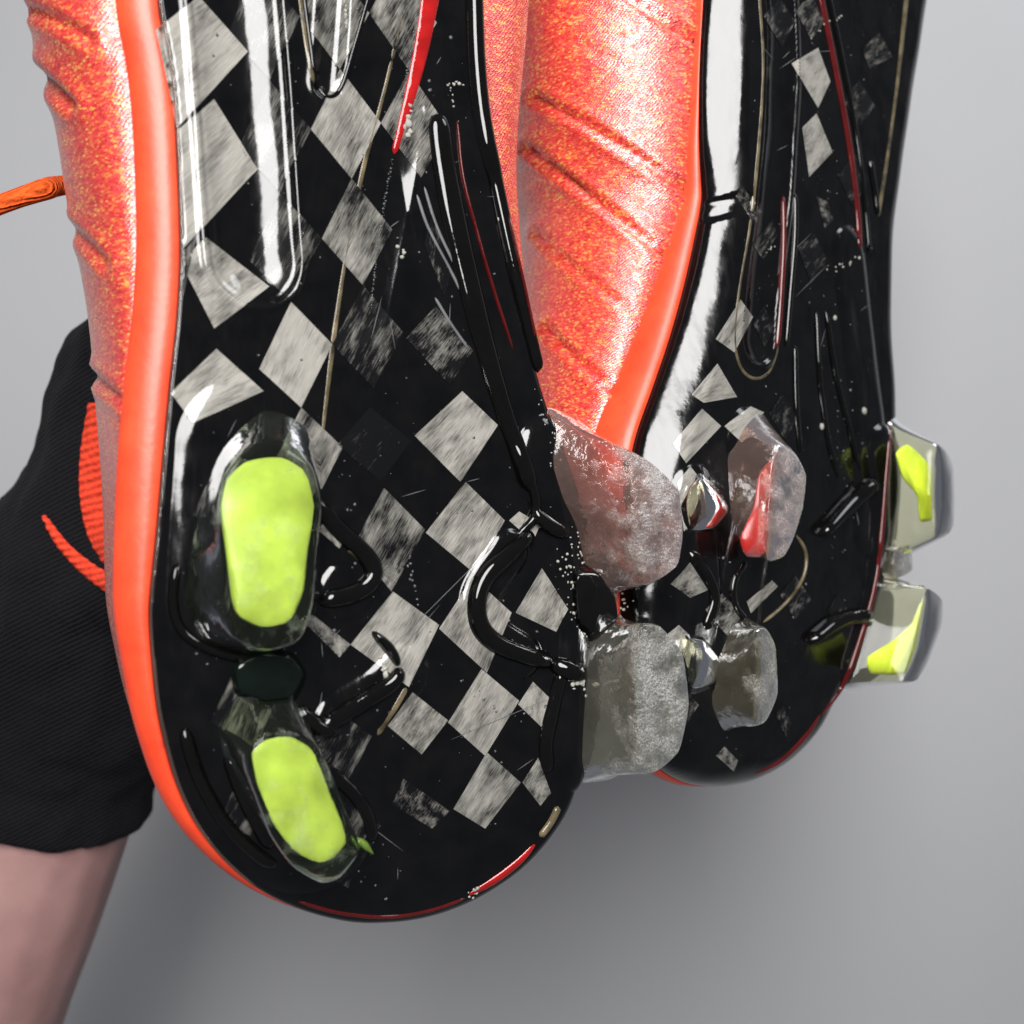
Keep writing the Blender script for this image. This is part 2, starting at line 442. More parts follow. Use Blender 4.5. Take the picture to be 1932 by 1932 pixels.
def cap_on(B, name, outline, h, mat, parent, thick=.0014, dome=.0008, n=48):
    """a separate coloured insert: outline at height h (list = top to bottom), with thickness, domed outward"""
    tp = closed(outline, n); hh = h if np.ndim(h) else [h] * 2
    y0, y1 = tp[:, 1].min(), tp[:, 1].max(); P3 = []
    for x, y in tp:
        f = (y - y0) / (y1 - y0 + 1e-9); P3.append(np.array(onplane(B, x, y, hh[0] * (1 - f) + hh[1] * f)))
    P3 = np.array(P3); c = P3.mean(0); z = np.array([0, 0, 1.0]); vs, uv = [], []
    prof = [(.99, -thick), (1.0, -thick * .4), (.985, -.1 * thick), (.95, dome * .35), (.85, dome * .65), (.6, dome * .9), (.3, dome)]
    for k, (sc, dz) in enumerate(prof):
        for i, q in enumerate(c + (P3 - c) * sc + z * dz):
            vs.append(q); uv.append((i / n, 1 - (tp[i, 1] - y0) / (y1 - y0) * sc if False else (c[1] + (P3[i, 1] - c[1]) * sc - P3[:, 1].max()) / (P3[:, 1].min() - P3[:, 1].max())))
    f = [tuple(x) for x in grid_faces(len(prof), n, True)]
    vs.append(c + z * dome); uv.append((.5, .5)); ci = len(vs) - 1
    f += [((len(prof) - 1) * n + i, (len(prof) - 1) * n + (i + 1) % n, ci) for i in range(n)]
    f += [tuple(range(n))[::-1]]
    return mesh_obj(name, vs, f, mat, parent, uvs=uv)

def build_upper(B, band_out, band_dep, bulge, bulge_dep, height, folds=(), NA=420):
    """band_out(i-th chain point) etc. are functions of (side, y_grid); the bag of the upper hangs behind the sole"""
    ch = B.chain[::2][:NA + 40]; ch = spline([tuple(p) for p in B.chain[::6]], NA)
    T = np.gradient(ch, axis=0); T /= np.linalg.norm(T, axis=1)[:, None]
    Nn = np.stack([T[:, 1], -T[:, 0]], 1)            # chain runs left-top -> toe -> right-top: outward normal
    if (Nn[5, 0] > 0): Nn = -Nn
    Nn = np.stack([np.convolve(np.pad(Nn[:, q], 20, mode='edge'), np.ones(41) / 41, 'valid') for q in (0, 1)], 1); Nn /= np.linalg.norm(Nn, axis=1)[:, None]
    kk = int(np.argmin(ch[:, 1]))
    mid = .5 * (ch[0, 0] + ch[-1, 0])
    edge = toe(B, ch[:, 1]) - B.drop
    def tab(t, i):
        # signed arc position: grid row of this chain point and its side
        p = B.O + B.R @ Vector((ch[i, 0], ch[i, 1], edge[i])); oy = W0 - (p.z - CAMZ) / (p.y * TANH) * W0
        return np.interp(oy, *zip(*t[0 if i <= kk else 1]))
    bo = np.array([tab(band_out, i) for i in range(NA)]); bd = np.array([tab(band_dep, i) for i in range(NA)])
    bu = np.array([tab(bulge, i) for i in range(NA)]); bz = np.array([tab(bulge_dep, i) for i in range(NA)])
    sm = lambda a: np.convolve(np.pad(a, 12, mode='edge'), np.ones(25) / 25, 'valid')
    bo, bd, bu, bz = sm(bo), sm(bd), sm(bu), sm(bz)
    al = np.concatenate([[0], np.cumsum(np.linalg.norm(np.diff(ch, axis=0), axis=1))]) * 1000
    # band: rounded strip between the sole edge and the fabric
    prof = [(-.12, .25), (-.02, .12), (.10, .08), (.30, .12), (.55, .28), (.78, .5), (.93, .75), (1.0, 1.0), (.98, 1.15)]
    vs = []
    for a, d in prof:
        for i in range(NA):
            q = ch[i] + Nn[i] * bo[i] * a; vs.append((q[0], q[1], edge[i] - .0006 - bd[i] * d))
    mesh_obj('sole_band', vs, grid_faces(len(prof), NA), M['band'], B.root)
    # fabric
    NP = 70; vs = np.zeros((NP, NA, 3)); uv = np.zeros((NP, NA, 2))
    cen = np.stack([np.full(NA, mid), np.maximum(ch[:, 1], ch[kk, 1] + .045)], 1)
    for j in range(NP):
        t = j / (NP - 1)
        for_out = None
        # profile: from band's outer lip out to the bulge, then over the instep to the centre line
        if t < .45:
            a = t / .45; out = (bo - .0004) * (1 - math.sin(a * math.pi / 2)) + bu * math.sin(a * math.pi / 2)
            dep = bd * 1.0 + (bz - bd) * (1 - math.cos(a * math.pi / 2)) * .9 + (bz - bd) * .1 * a
            pos = ch + Nn * out[:, None]
        else:
            a = (t - .45) / .55; base = ch + Nn * bu[:, None]
            k = 1 - math.cos(a * math.pi / 2)
            pos = base * (1 - k) + cen * k; dep = bz + (height - bz) * math.sin(a * math.pi / 2)
        vs[j, :, :2] = pos; vs[j, :, 2] = edge - .0008 - dep
    flat = vs.reshape(-1, 3)
    dl = np.concatenate([np.zeros((1, NA)), np.cumsum(np.linalg.norm(np.diff(vs, axis=0), axis=2), axis=0)]) * 1000
    uv[:, :, 0] = dl; uv[:, :, 1] = al[None, :]
    # creases pressed into the fabric: polylines read on the grid
    if folds:
        Wp = np.array(B.R) @ flat.T + np.array(B.O)[:, None]
        gx = W0 + Wp[0] / Wp[1] / TANH * W0; gy = W0 - (Wp[2] - CAMZ) / Wp[1] / TANH * W0
        du = np.gradient(vs, axis=0); dv = np.gradient(vs, axis=1)
        nr = np.cross(du, dv).reshape(-1, 3); nr /= np.linalg.norm(nr, axis=1)[:, None] + 1e-12
        ctr = np.array([mid, flat[:, 1].mean(), -height * .5])
        sg = np.sign(((flat - ctr) * nr).sum(1)); nr *= np.where(sg == 0, 1, sg)[:, None]
        for path, wdt, dpt in folds:
            d = sdf_poly(gx, gy, spline(path, 30))
            flat = flat + nr * (-dpt * np.exp(-(d / wdt) ** 2) + dpt * .5 * np.exp(-((d - 2.4 * wdt) / (1.3 * wdt)) ** 2))[:, None]
    o = mesh_obj('upper', flat, grid_faces(NP, NA), M['fabric'], B.root, uvs=uv.reshape(-1, 2))
    return o

def scatter(B, name, spots, mat, parent, seed=1, lump=.35):
    """little lumps stuck to the sole, one object: spots = (grid x, y, radius in metres)"""
    rng = random.Random(seed); bm = bmesh.new()
    for x, y, r in spots:
        p, nr, _ = cast(B, x, y)
        k = bmesh.ops.create_icosphere(bm, subdivisions=1 if r < .0005 else 2, radius=r)
        sx, sy, sz = [1 + rng.uniform(-lump, lump) for _ in range(3)]
        for v in k['verts']:
            q = 1 + rng.uniform(-lump, lump) * .5
            v.co = Vector((v.co.x * sx * q, v.co.y * sy * q, v.co.z * sz * .7 * q)) + p + nr * r * .15
    me = bpy.data.meshes.new(name); bm.to_mesh(me); bm.free()
    me.polygons.foreach_set('use_smooth', [True] * len(me.polygons)); me.materials.append(mat)
    o = bpy.data.objects.new(name, me); COL.objects.link(o); o.parent = parent; o['kind'] = 'stuff'
    return o
def chainspots(path, n, r, jit=2.5, seed=3):
    rng = random.Random(seed); return [(x + rng.gauss(0, jit), y + rng.gauss(0, jit), r * rng.uniform(.5, 1.3)) for x, y in spline(path, n)]

def trough(B, path, half, depth, lip):
    pts = spline([tuple(onplane(B, x, y))[:2] for x, y in path], 60)
    def f(u, v, w, de):
        d = sdf_poly(u, v, pts); r = half
        ins = np.clip(d / r, 0, 1)
        w = w - depth * (1 - ins ** 2.2)
        w = w + lip * np.exp(-((d - r * 1.10) / (.0009)) ** 2) - lip * .7 * np.exp(-((d - r * .98) / (.0005)) ** 2)
        return w
    return f
def hump(B, path, half, h, p=2.0):
    pts = spline([tuple(onplane(B, x, y))[:2] for x, y in path], 50)
    def f(u, v, w, de):
        d = sdf_poly(u, v, pts); k = np.clip(1 - (d / half) ** 2, 0, 1)
        return w + h * k ** (p / 2) * (3 - 2 * k) / (3 - 2) * (1 if p == 2 else 1) * .6 + 0 * d
    return f

# ================================================================== boot 1: the one facing the lens
A = boot_frame('football_boot', 'orange knit football boot with its carbon-checked forefoot sole squarely in view', (-.0298, .2258, CAMZ), 28, -.035, 2.0)
A_left = [(288, -460), (293, -160), (300, 0), (318, 100), (330, 200), (338, 350), (341, 480), (335, 600), (322, 720), (310, 850), (297, 1000), (287, 1100), (283, 1160),
          (287, 1230), (297, 1330), (311, 1400), (334, 1480), (370, 1555), (424, 1624), (490, 1680), (570, 1719), (660, 1741)]
A_right = [(896, -460), (905, -160), (910, 0), (913, 150), (922, 280), (938, 380), (962, 500), (987, 600), (1012, 700), (1042, 800), (1075, 920), (1096, 1050), (1108, 1200),
           (1110, 1330), (1103, 1430), (1080, 1515), (1042, 1580), (992, 1635), (932, 1680), (870, 1712), (800, 1734), (730, 1743)]
build_sole(A, A_left, A_right,
           [trough(A, [(440, -60), (455, 120), (468, 300), (477, 440), (482, 490)], .0086, .0032, .0006),
            trough(A, [(635, -60), (628, 60), (620, 140), (618, 160)], .0030, .0014, .0004),
            
            hump(A, [(850, 300), (885, 480), (930, 640), (985, 800)], .012, .0008),
            hump(A, [(480, 850), (470, 1000), (465, 1150), (490, 1260), (520, 1400), (590, 1550)], .0150, .0018),
            hump(A, [(1040, 860), (1090, 980), (1120, 1120), (1120, 1300), (1110, 1420)], .0095, .0026),
            hump(A, [(640, 1010), (690, 1060), (650, 1120)], .006, .0012), hump(A, [(640, 1360), (720, 1310), (760, 1270)], .006, .0014),
            hump(A, [(985, 1240), (930, 1200), (905, 1130), (960, 1040)], .005, .0016), hump(A, [(720, 200), (680, 400), (650, 560)], .010, -.0009)], roll=.0055, drop=.0030, lflat=.03)
A_sq = [[(294, 57), (374, -7), (468, 97), (334, 242), .62], [(334, 247), (403, 187), (486, 319), (346, 468), .62], [(341, 495), (388, 448), (508, 541), (404, 620), .58],
        [(342, 478), (352, 470), (372, 440), (345, 560), .4],
        [(322, 741), (408, 658), (497, 738), (364, 798), .60],
        [(766, 638), (822, 578), (892, 661), (848, 726), .36], [(782, 822), (872, 738), (939, 802), (868, 909), .56],
        [(636, 838), (698, 768), (775, 832), (718, 909), .24], [(803, 1005), (878, 909), (952, 982), (895, 1082), .55], [(661, 1216), (741, 1116), (828, 1179), (771, 1296), .58],
        [(828, 1186), (892, 1089), (965, 1156), (918, 1269), .56], [(972, 1156), (1022, 1072), (1072, 1149), (1049, 1192), .54], [(960, 982), (979, 965), (1019, 989), (1005, 1022), .62],
        [(945, 802), (955, 795), (974, 835), (962, 825), .6], [(651, 1029), (668, 1019), (711, 1069), (705, 1092), .5], [(711, 1082), (735, 1060), (762, 1072), (738, 1116), .50],
        [(575, 1175), (590, 1160), (661, 1216), (640, 1240), .46], [(731, 1369), (778, 1306), (845, 1359), (795, 1423), .50], [(845, 1363), (908, 1262), (979, 1322), (915, 1426), .57],
        [(977, 1329), (1005, 1286), (1042, 1322), (1029, 1379), .58], [(855, 1526), (918, 1419), (982, 1476), (915, 1563), .50], [(738, 1516), (761, 1469), (848, 1530), (815, 1563), .36],
        [(985, 1476), (1015, 1429), (1039, 1496), (1019, 1520), .48], [(800, 460), (815, 400), (850, 520), (838, 560), .30],
        [(470, 1000), (500, 960), (540, 1010), (510, 1060), .3], [(600, 1000), (610, 985), (648, 1020), (640, 1035), .5]]
for q in A_sq: carbon(A, q[:4], q[4], A.sole)
# the rest of the weave: the same diagonal lattice carried on over the whole plate, most cells given a weaker painted fibre sheen
IDX = {(0, 0): (865, 818), (-1, 1): (882, 996), (-3, 1): (750, 1203), (-2, 2): (901, 1176), (-1, 3): (1029, 1140), (-3, 3): (912, 1343), (-4, 2): (787, 1364), (-2, 4): (1015, 1328),
       (-4, 4): (918, 1495), (-5, 3): (790, 1520), (1, -1): (832, 651), (-1, -1): (707, 838), (0, -2): (680, 612), (-1, -3): (555, 640), (2, -4): (650, 235), (1, -3): (655, 425),
       (-2, -4): (398, 734), (-1, -5): (410, 526), (0, -6): (392, 305), (1, -7): (367, 97), (-2, 0): (733, 1020)}
bas = lambda a, b: np.array([1, a, b, a * a, a * b, b * b], float)
Kf = np.linalg.lstsq(np.array([bas(*k) for k in IDX]), np.array(list(IDX.values()), float), rcond=None)[0]
lat = lambda a, b: tuple(bas(a, b) @ Kf)
rl = random.Random(4); GIV = {(-2, 0): .40, (2, -4): .54, (1, -3): .44, (0, -2): .34, (-1, -3): .62}
for a in range(-9, 6):
    for b in range(-10, 8):
        if (a + b) % 2 or (a, b) in IDX and (a, b) not in GIV: continue
        x, y = lat(a, b)
        if not (-60 < y < 1690 and 330 < x < 1080): continue
        xl = np.interp(y, [p[1] for p in A_left], [p[0] for p in A_left]); xr = np.interp(y, [p[1] for p in A_right], [p[0] for p in A_right])
        if not (xl + 40 < x < xr - 45) or y > 1640: continue
        if any(abs(x - np.mean([p[0] for p in q[:4]])) < 48 and abs(y - np.mean([p[1] for p in q[:4]])) < 62 for q in A_sq): continue
        carbon(A, [lat(a - .5, b - .5), lat(a + .5, b - .5), lat(a + .5, b + .5), lat(a - .5, b + .5)], GIV.get((a, b), rl.uniform(.30, .47)), A.sole)

R_ = lambda n, p, w, h, m, **k: ridge(A, n, p, w, h, M[m], **k)
R_('ridge', [(572, -20), (585, 80), (597, 155), (618, 186), (643, 168), (668, 90), (700, -20)], 9, .0006, 'ridge', taper=.02)
R_('edge_line', [(566, -20), (579, 80), (592, 158)], 11, .00016, 'tan', taper=.02)
R_('edge_line', [(770, -20), (745, 90), (715, 210), (687, 310), (655, 470), (632, 620), (615, 760), (607, 838)], [9, 6, 9, 7, 10, 6], .00016, 'tan', taper=.05)  # painted reflection along the edge of the step
R_('ridge', [(826, 212), (834, 290), (856, 410), (888, 550), (922, 680), (955, 790), (988, 880), (1004, 930)], [44, 50, 48, 40, 34], .0020, 'ridge', taper=.05)
R_('accent_line', [(862, 225), (872, 330), (900, 440), (935, 560), (968, 660)], 6, .0009, 'darkred')
R_('red_stripe', [(815, -25), (797, 80), (776, 170), (757, 240), (743, 292)], [36, 26, 12], .0006, 'red', taper=.05)
R_('edge_bead', [(892, -20), (897, 120), (910, 240), (937, 370), (965, 500), (992, 615), (1014, 705)], [34, 36, 34, 30], .0028, 'ridge', taper=.03)
R_('accent_line', [(948, 400), (966, 480), (986, 570), (1002, 650)], 7, .0034, 'darkred')
for p in ([(786, 365), (808, 430), (850, 510), (880, 570)], [(800, 350), (825, 430), (868, 520), (900, 590)], [(820, 560), (850, 610), (885, 660)]):
    R_('scuff_line', p, 6, .0003, 'scratch')
R_('ridge', [(1006, 1003), (960, 1045), (917, 1085), (899, 1130), (904, 1180), (936, 1214), (990, 1236), (1045, 1250)], [30, 38, 40, 38, 34], .0026, 'ridge', taper=.06)
R_('ridge', [(965, 790), (985, 865), (1008, 930), (1010, 975), (978, 1008)], 20, .0016, 'ridge')
R_('ridge', [(600, 1375), (650, 1345), (700, 1313), (740, 1288), (758, 1258)], [34, 38, 30], .0024, 'ridge')
R_('edge_line', [(712, 1388), (745, 1337), (768, 1296)], 11, .00016, 'tan')
R_('ridge', [(585, 940), (640, 1000), (690, 1048), (706, 1085), (672, 1118), (598, 1136)], [34, 38, 36], .0022, 'ridge')
R_('edge_line', [(655, 1032), (688, 1062), (704, 1088)], 14, .0012, 'tan')
R_('ridge', [(600, 1440), (650, 1480), (690, 1530), (705, 1590)], 26, .0016, 'ridge')
R_('ridge', [(335, 1060), (326, 1135), (345, 1192), (402, 1228), (480, 1246)], 20, .0018, 'ridge')
R_('ridge', [(345, 1370), (375, 1465), (428, 1555), (490, 1615), (525, 1635)], 26, .0018, 'ridge')
R_('ridge', [(430, 1420), (455, 1490), (490, 1560), (515, 1600)], 30, .0022, 'ridge')
R_('ridge', [(1060, 1260), (1045, 1330), (1030, 1400), (1035, 1460)], [26, 34, 30], .0016, 'ridge')
R_('accent_line', [(882, 1690), (930, 1663), (980, 1625), (1012, 1590)], 18, .0007, 'red', taper=.45)
R_('edge_line', [(1018, 1580), (1040, 1550), (1054, 1520)], 16, .0010, 'tan')
R_('rim_line', [(560, 1700), (640, 1722), (730, 1730), (810, 1718), (880, 1694)], 8, .0006, 'darkred')

ridge(A, 'glue_line', [(x + 3, y) for x, y in A_left[1:-2]], [5, 7, 8, 7, 5], .0005, M['rosy'], taper=.02, n=120)
for q, wq in (([(1000, 955), (1035, 990), (1075, 1010)], [26, 34, 30]), ([(700, 1190), (735, 1225), (752, 1258)], [16, 22, 18]), ([(560, 1330), (600, 1370), (640, 1385)], [24, 32, 26]), ([(1035, 1250), (1070, 1262), (1105, 1275)], [30, 40, 36])):
    R_('ridge', q, wq, .0026, 'ridge', taper=.3)
# studs of boot 1
def cored_stud(base, tip, h, ctip, dh):
    st = loft_stud(A, 'stud', base, tip, h, M['shell'], cap=.92)
    cc = np.mean(ctip, axis=0); ctip = [tuple(cc + (np.array(p) - cc) * 1.055) for p in ctip]
    n = 56; b2, t2 = closed(base, n), closed(ctip, n)
    mid = b2 * .30 + t2 * .70; mid = mid.mean(0) + (mid - mid.mean(0)) * .78
    loft_stud(A, 'stud_core', [tuple(p) for p in mid[::3]], ctip, [h[0] - .0030, h[1] - dh], M['yellow'], st, hb=.0042, cap=.80,
              levels=[(0, .7), (.05, .92), (.15, 1), (.5, 1.03), (.72, 1.02), (.86, .99), (.95, .92), (1, .80)])
    return st
s1 = cored_stud([(420, 830), (500, 750), (578, 780), (606, 870), (606, 1010), (598, 1150), (560, 1220), (470, 1242), (375, 1215), (335, 1140), (345, 1040), (378, 920)],
                [(424, 895), (462, 862), (530, 852), (588, 882), (607, 955), (597, 1045), (590, 1140), (565, 1210), (500, 1228), (440, 1195), (427, 1080), (410, 962)], [.0088, .0118],
                [(430, 908), (465, 877), (530, 868), (578, 893), (595, 957), (582, 1045), (574, 1115), (548, 1168), (500, 1180), (452, 1156), (438, 1080), (420, 966)], .0009)
s2 = cored_stud([(395, 1345), (440, 1285), (520, 1275), (568, 1325), (606, 1400), (640, 1480), (660, 1560), (640, 1625), (585, 1640), (510, 1590), (455, 1500), (410, 1420)],
                [(474, 1420), (503, 1395), (552, 1388), (602, 1412), (636, 1488), (664, 1560), (681, 1608), (643, 1658), (607, 1668), (552, 1636), (508, 1572), (480, 1485)], [.0088, .0108],
                [(482, 1430), (507, 1407), (552, 1400), (594, 1423), (622, 1490), (648, 1555), (656, 1592), (628, 1622), (600, 1628), (562, 1610), (522, 1562), (491, 1485)], .0009)
s3 = loft_stud(A, 'stud', [(1006, 850), (1038, 778), (1095, 798), (1135, 850), (1155, 940), (1172, 1040), (1165, 1110), (1130, 1130), (1098, 1075), (1070, 990), (1034, 935)],
               [(1192, 905), (1195, 855), (1240, 880), (1277, 917), (1287, 955), (1291, 1010), (1281, 1068), (1245, 1095), (1215, 1105), (1205, 1040), (1196, 960)], .0135, M['pink'], cap=.93)
s4 = loft_stud(A, 'stud', [(1080, 1440), (1082, 1350), (1094, 1240), (1125, 1185), (1170, 1165), (1200, 1220), (1205, 1320), (1195, 1410), (1160, 1462), (1100, 1470)],
               [(1205, 1420), (1198, 1340), (1195, 1240), (1212, 1178), (1250, 1182), (1290, 1232), (1302, 1330), (1283, 1420), (1240, 1458), (1215, 1455)], .0130, M['grey'], cap=.93)
loft_stud(A, 'stud_bridge', [(420, 1250), (480, 1215), (560, 1222), (590, 1270), (570, 1330), (500, 1345), (430, 1320)], [(450, 1258), (490, 1238), (545, 1240), (570, 1272), (550, 1310), (500, 1320), (455, 1300)], .0035, M['green'])
loft_stud(A, 'stud_bridge', [(1070, 1060), (1120, 1060), (1150, 1110), (1160, 1180), (1120, 1220), (1075, 1190)], [(1090, 1090), (1130, 1085), (1160, 1125), (1165, 1165), (1130, 1195), (1095, 1170)], .0035, M['ridge'])

build_upper(A,
            ([(-160, .0068), (0, .0070), (350, .0070), (700, .0076), (1000, .0072), (1150, .0055), (1300, .0040), (1550, .0028), (1700, .0008), (1745, .0003)],
             [(-160, .0016), (700, .0014), (900, .0006), (1745, .0003)]),
            ([(-160, .004), (1000, .005), (1300, .006), (1745, .004)], [(-160, .002), (700, .002), (1745, .003)]),
            ([(-160, .021), (0, .0185), (350, .0165), (700, .0100), (1000, .0055), (1150, .0045), (1300, .0022), (1550, .0005), (1745, -.003)],
             [(-160, .018), (0, .0165), (300, .0115), (500, .0080), (700, .0050), (830, .0020), (1000, -.001), (1745, -.003)]),
            ([(-160, .030), (700, .026), (1300, .020), (1745, .016)], [(-160, .0085), (700, .0075), (900, .010), (1745, .016)]),
            .066,
            folds=[([(40, 115), (95, 160), (135, 200)], 9, .0016), ([(60, 20), (110, 40), (170, 75)], 9, .0012), ([(165, 700), (205, 735), (240, 760)], 7, .0013), ([(120, 420), (160, 455), (200, 500)], 8, .0010)])

# ================================================================== boot 2: turned away behind the first
Bt = boot_frame('football_boot', 'orange knit football boot turned edge-on, white glare along its black sole edge', (.0668, .2855, CAMZ), 40, -.030, 2.2)
B_left = [(1362, -420), (1352, -160), (1345, 0), (1339, 120), (1338, 250), (1342, 330), (1344, 372), (1339, 405), (1331, 450), (1312, 540), (1285, 640), (1252, 740), (1222, 830), (1205, 930),
          (1196, 1050), (1194, 1180), (1202, 1300), (1222, 1390), (1255, 1448), (1300, 1478), (1345, 1486)]
B_right = [(1806, -420), (1762, -160), (1738, 0), (1715, 150), (1692, 300), (1673, 450), (1669, 600), (1676, 750), (1678, 860), (1670, 960), (1655, 1060), (1630, 1160), (1600, 1250),
           (1568, 1315), (1530, 1385), (1480, 1440), (1425, 1472), (1385, 1484)]
build_sole(Bt, B_left, B_right,
           [trough(Bt, [(1468, -60), (1476, 100), (1468, 280), (1455, 420), (1437, 560), (1432, 640)], .0062, .0016, .0005),
            hump(Bt, [(1345, 394), (1375, 388), (1410, 380)], .0028, -.0016), hump(Bt, [(1600, 480), (1620, 650), (1640, 820), (1640, 1000)], .008, .0016),
            hump(Bt, [(1410, 830), (1425, 960), (1400, 1100), (1385, 1280)], .0085, .0024), hump(Bt, [(1310, 920), (1330, 1100), (1310, 1250)], .006, .0014),
            hump(Bt, [(1660, 850), (1668, 980), (1650, 1150), (1620, 1260)], .008, .0026)], roll=.0085, drop=.0085, chamfer=1.0)
B_sq = [[(1493, 120), (1543, 90), (1566, 154), (1543, 204), .60], [(1513, 241), (1540, 214), (1570, 287), (1526, 334), .58], [(1627, 94), (1657, 60), (1683, 107), (1640, 130), .36],
        [(1419, 461), (1456, 411), (1466, 444), (1439, 491), .32], [(1350, 640), (1397, 565), (1420, 598), (1385, 665), .55], [(1305, 745), (1353, 686), (1390, 749), (1327, 760), .58],
        [(1269, 837), (1324, 771), (1360, 804), (1294, 874), .62], [(1366, 804), (1416, 767), (1441, 778), (1397, 833), .60], [(1265, 1102), (1302, 1061), (1335, 1113), (1302, 1128), .48],
        [(1408, 1135), (1456, 1095), (1467, 1106), (1416, 1157), .55], [(1258, 1197), (1280, 1179), (1324, 1220), (1305, 1264), .55], [(1540, 371), (1560, 380), (1572, 415), (1555, 430), .36],
        [(1350, 1425), (1366, 1408), (1392, 1435), (1384, 1455), .45], [(1462, 1345), (1475, 1330), (1492, 1365), (1482, 1390), .34], [(1278, 910), (1302, 880), (1345, 935), (1290, 1003), .60],
        [(1330, 1150), (1362, 1120), (1400, 1160), (1372, 1200), .40], [(1388, 370), (1400, 350), (1436, 400), (1424, 425), .36],
        [(1500, 20), (1530, -10), (1556, 40), (1530, 75), .36], [(1440, 30), (1470, -5), (1500, 40), (1475, 90), .30], [(1590, 190), (1620, 150), (1650, 200), (1620, 240), .30],
        [(1580, 330), (1612, 290), (1640, 340), (1608, 390), .28], [(1505, 470), (1535, 440), (1560, 490), (1530, 535), .30], [(1450, 780), (1475, 745), (1505, 790), (1480, 830), .30],
        [(1470, 1120), (1500, 1085), (1530, 1130), (1500, 1170), .32], [(1255, 1310), (1280, 1285), (1318, 1330), (1292, 1370), .36], [(1560, 1150), (1580, 1120), (1605, 1160), (1580, 1195), .26], [(1420, 610), (1440, 575), (1462, 620), (1442, 655), .30]]
for q in B_sq: carbon(Bt, q[:4], q[4], Bt.sole)
R_ = lambda n, p, w, h, m, **k: ridge(Bt, n, p, w, h, M[m], **k)
R_('ridge', [(1432, -20), (1440, 120), (1431, 280), (1416, 420), (1396, 540), (1386, 640), (1400, 700), (1430, 718), (1458, 694), (1470, 640)], [8, 5, 8, 5, 8, 4], .0002, 'tan', taper=.02)
R_('ridge', [(1478, 368), (1478, 460), (1472, 580), (1466, 660)], 12, .0010, 'darkred')
R_('ridge', [(1500, 362), (1499, 450), (1490, 560), (1482, 660)], 13, .0012, 'ridge')
R_('accent_line', [(1545, -20), (1572, 110), (1600, 260), (1617, 390), (1622, 470)], 15, .0010, 'darkred', taper=.03)
R_('ridge', [(1560, -20), (1588, 110), (1616, 260), (1632, 390), (1640, 480)], 10, .0010, 'ridge', taper=.03)
R_('edge_line', [(1712, -20), (1694, 150), (1674, 300), (1657, 410)], [13, 8, 10], .0002, 'tan', taper=.03)
R_('ridge', [(1640, 300), (1650, 360), (1656, 410)], 12, .0012, 'ridge')
R_('ridge', [(1540, 585), (1545, 700), (1560, 820), (1582, 905)], 11, .0011, 'ridge')
R_('ridge', [(1558, 585), (1575, 700), (1602, 810), (1624, 890)], 11, .0011, 'ridge')
R_('ridge', [(1500, 650), (1502, 760), (1510, 860)], 13, .0010, 'ridge')
R_('accent_line', [(1682, 790), (1672, 900), (1664, 1000), (1652, 1100), (1625, 1200), (1592, 1290), (1548, 1352)], 11, .0008, 'darkred')
R_('edge_line', [(1500, 1008), (1520, 1040), (1515, 1090), (1480, 1140), (1438, 1176)], 7, .0008, 'tan')
R_('ridge', [(1410, 1058), (1384, 1095), (1386, 1145), (1412, 1172)], 16, .0012, 'ridge')
R_('ridge', [(1300, 1040), (1330, 1075), (1350, 1130), (1330, 1190)], 26, .0014, 'ridge')
R_('ridge', [(1540, 1010), (1600, 950), (1650, 905)], [22, 34, 30], .0040, 'ridge')
R_('ridge', [(1520, 1210), (1580, 1170), (1640, 1160)], [22, 32, 28], .0038, 'ridge')
R_('accent_line', [(1420, 1462), (1470, 1438), (1520, 1390), (1550, 1345)], 14, .0007, 'darkred', taper=.45)
def core(B, name, outline, h0, thick, parent, mat=None):
    n = 40; o2 = closed(outline, n); vs = []
    for hh, sc in ((h0 - thick, .9), (h0 - thick * .8, 1), (h0 - thick * .2, 1), (h0, .9)):
        q = np.array([np.array(onplane(B, x, y, hh)) for x, y in o2]); c = q.mean(0)
        vs += list(c + (q - c) * sc)
    f = [tuple(x) for x in grid_faces(4, n, True)] + [tuple(range(n))[::-1], tuple(range(3 * n, 4 * n))]
    return mesh_obj(name, vs, f, mat or M['yellow_in'], parent)
t1 = loft_stud(Bt, 'stud', [(1366, 850), (1385, 795), (1410, 764), (1440, 782), (1470, 840), (1484, 920), (1474, 1000), (1440, 1052), (1388, 1042), (1372, 950)],
               [(1456, 890), (1462, 852), (1478, 840), (1506, 862), (1523, 898), (1516, 960), (1500, 1012), (1480, 1052), (1446, 1058), (1448, 980)], .0110, M['rosy'], cap=.94)
core(Bt, 'stud_core', [(1432, 890), (1458, 856), (1494, 872), (1504, 905), (1482, 970), (1458, 1046), (1408, 1050), (1396, 1015), (1420, 960)], .0082, .0036, t1, M['red_in'])
t2 = loft_stud(Bt, 'stud', [(1336, 1330), (1344, 1240), (1365, 1180), (1408, 1160), (1434, 1220), (1440, 1290), (1424, 1350), (1362, 1380)],
               [(1424, 1320), (1426, 1240), (1428, 1190), (1446, 1185), (1464, 1218), (1468, 1310), (1446, 1362), (1426, 1368)], .0100, M['smoke'], cap=.94)
loft_stud(Bt, 'stud_nub', [(1278, 955), (1288, 905), (1318, 880), (1360, 925), (1378, 960), (1350, 1005), (1292, 1012)], [(1298, 958), (1304, 925), (1325, 905), (1360, 938), (1374, 962), (1348, 994), (1306, 998)], .0030, M['clear'])
loft_stud(Bt, 'stud_nub', [(1270, 1240), (1285, 1190), (1325, 1195), (1362, 1240), (1350, 1295), (1300, 1315)], [(1292, 1242), (1302, 1208), (1330, 1210), (1356, 1245), (1345, 1285), (1308, 1296)], .0028, M['clear'])
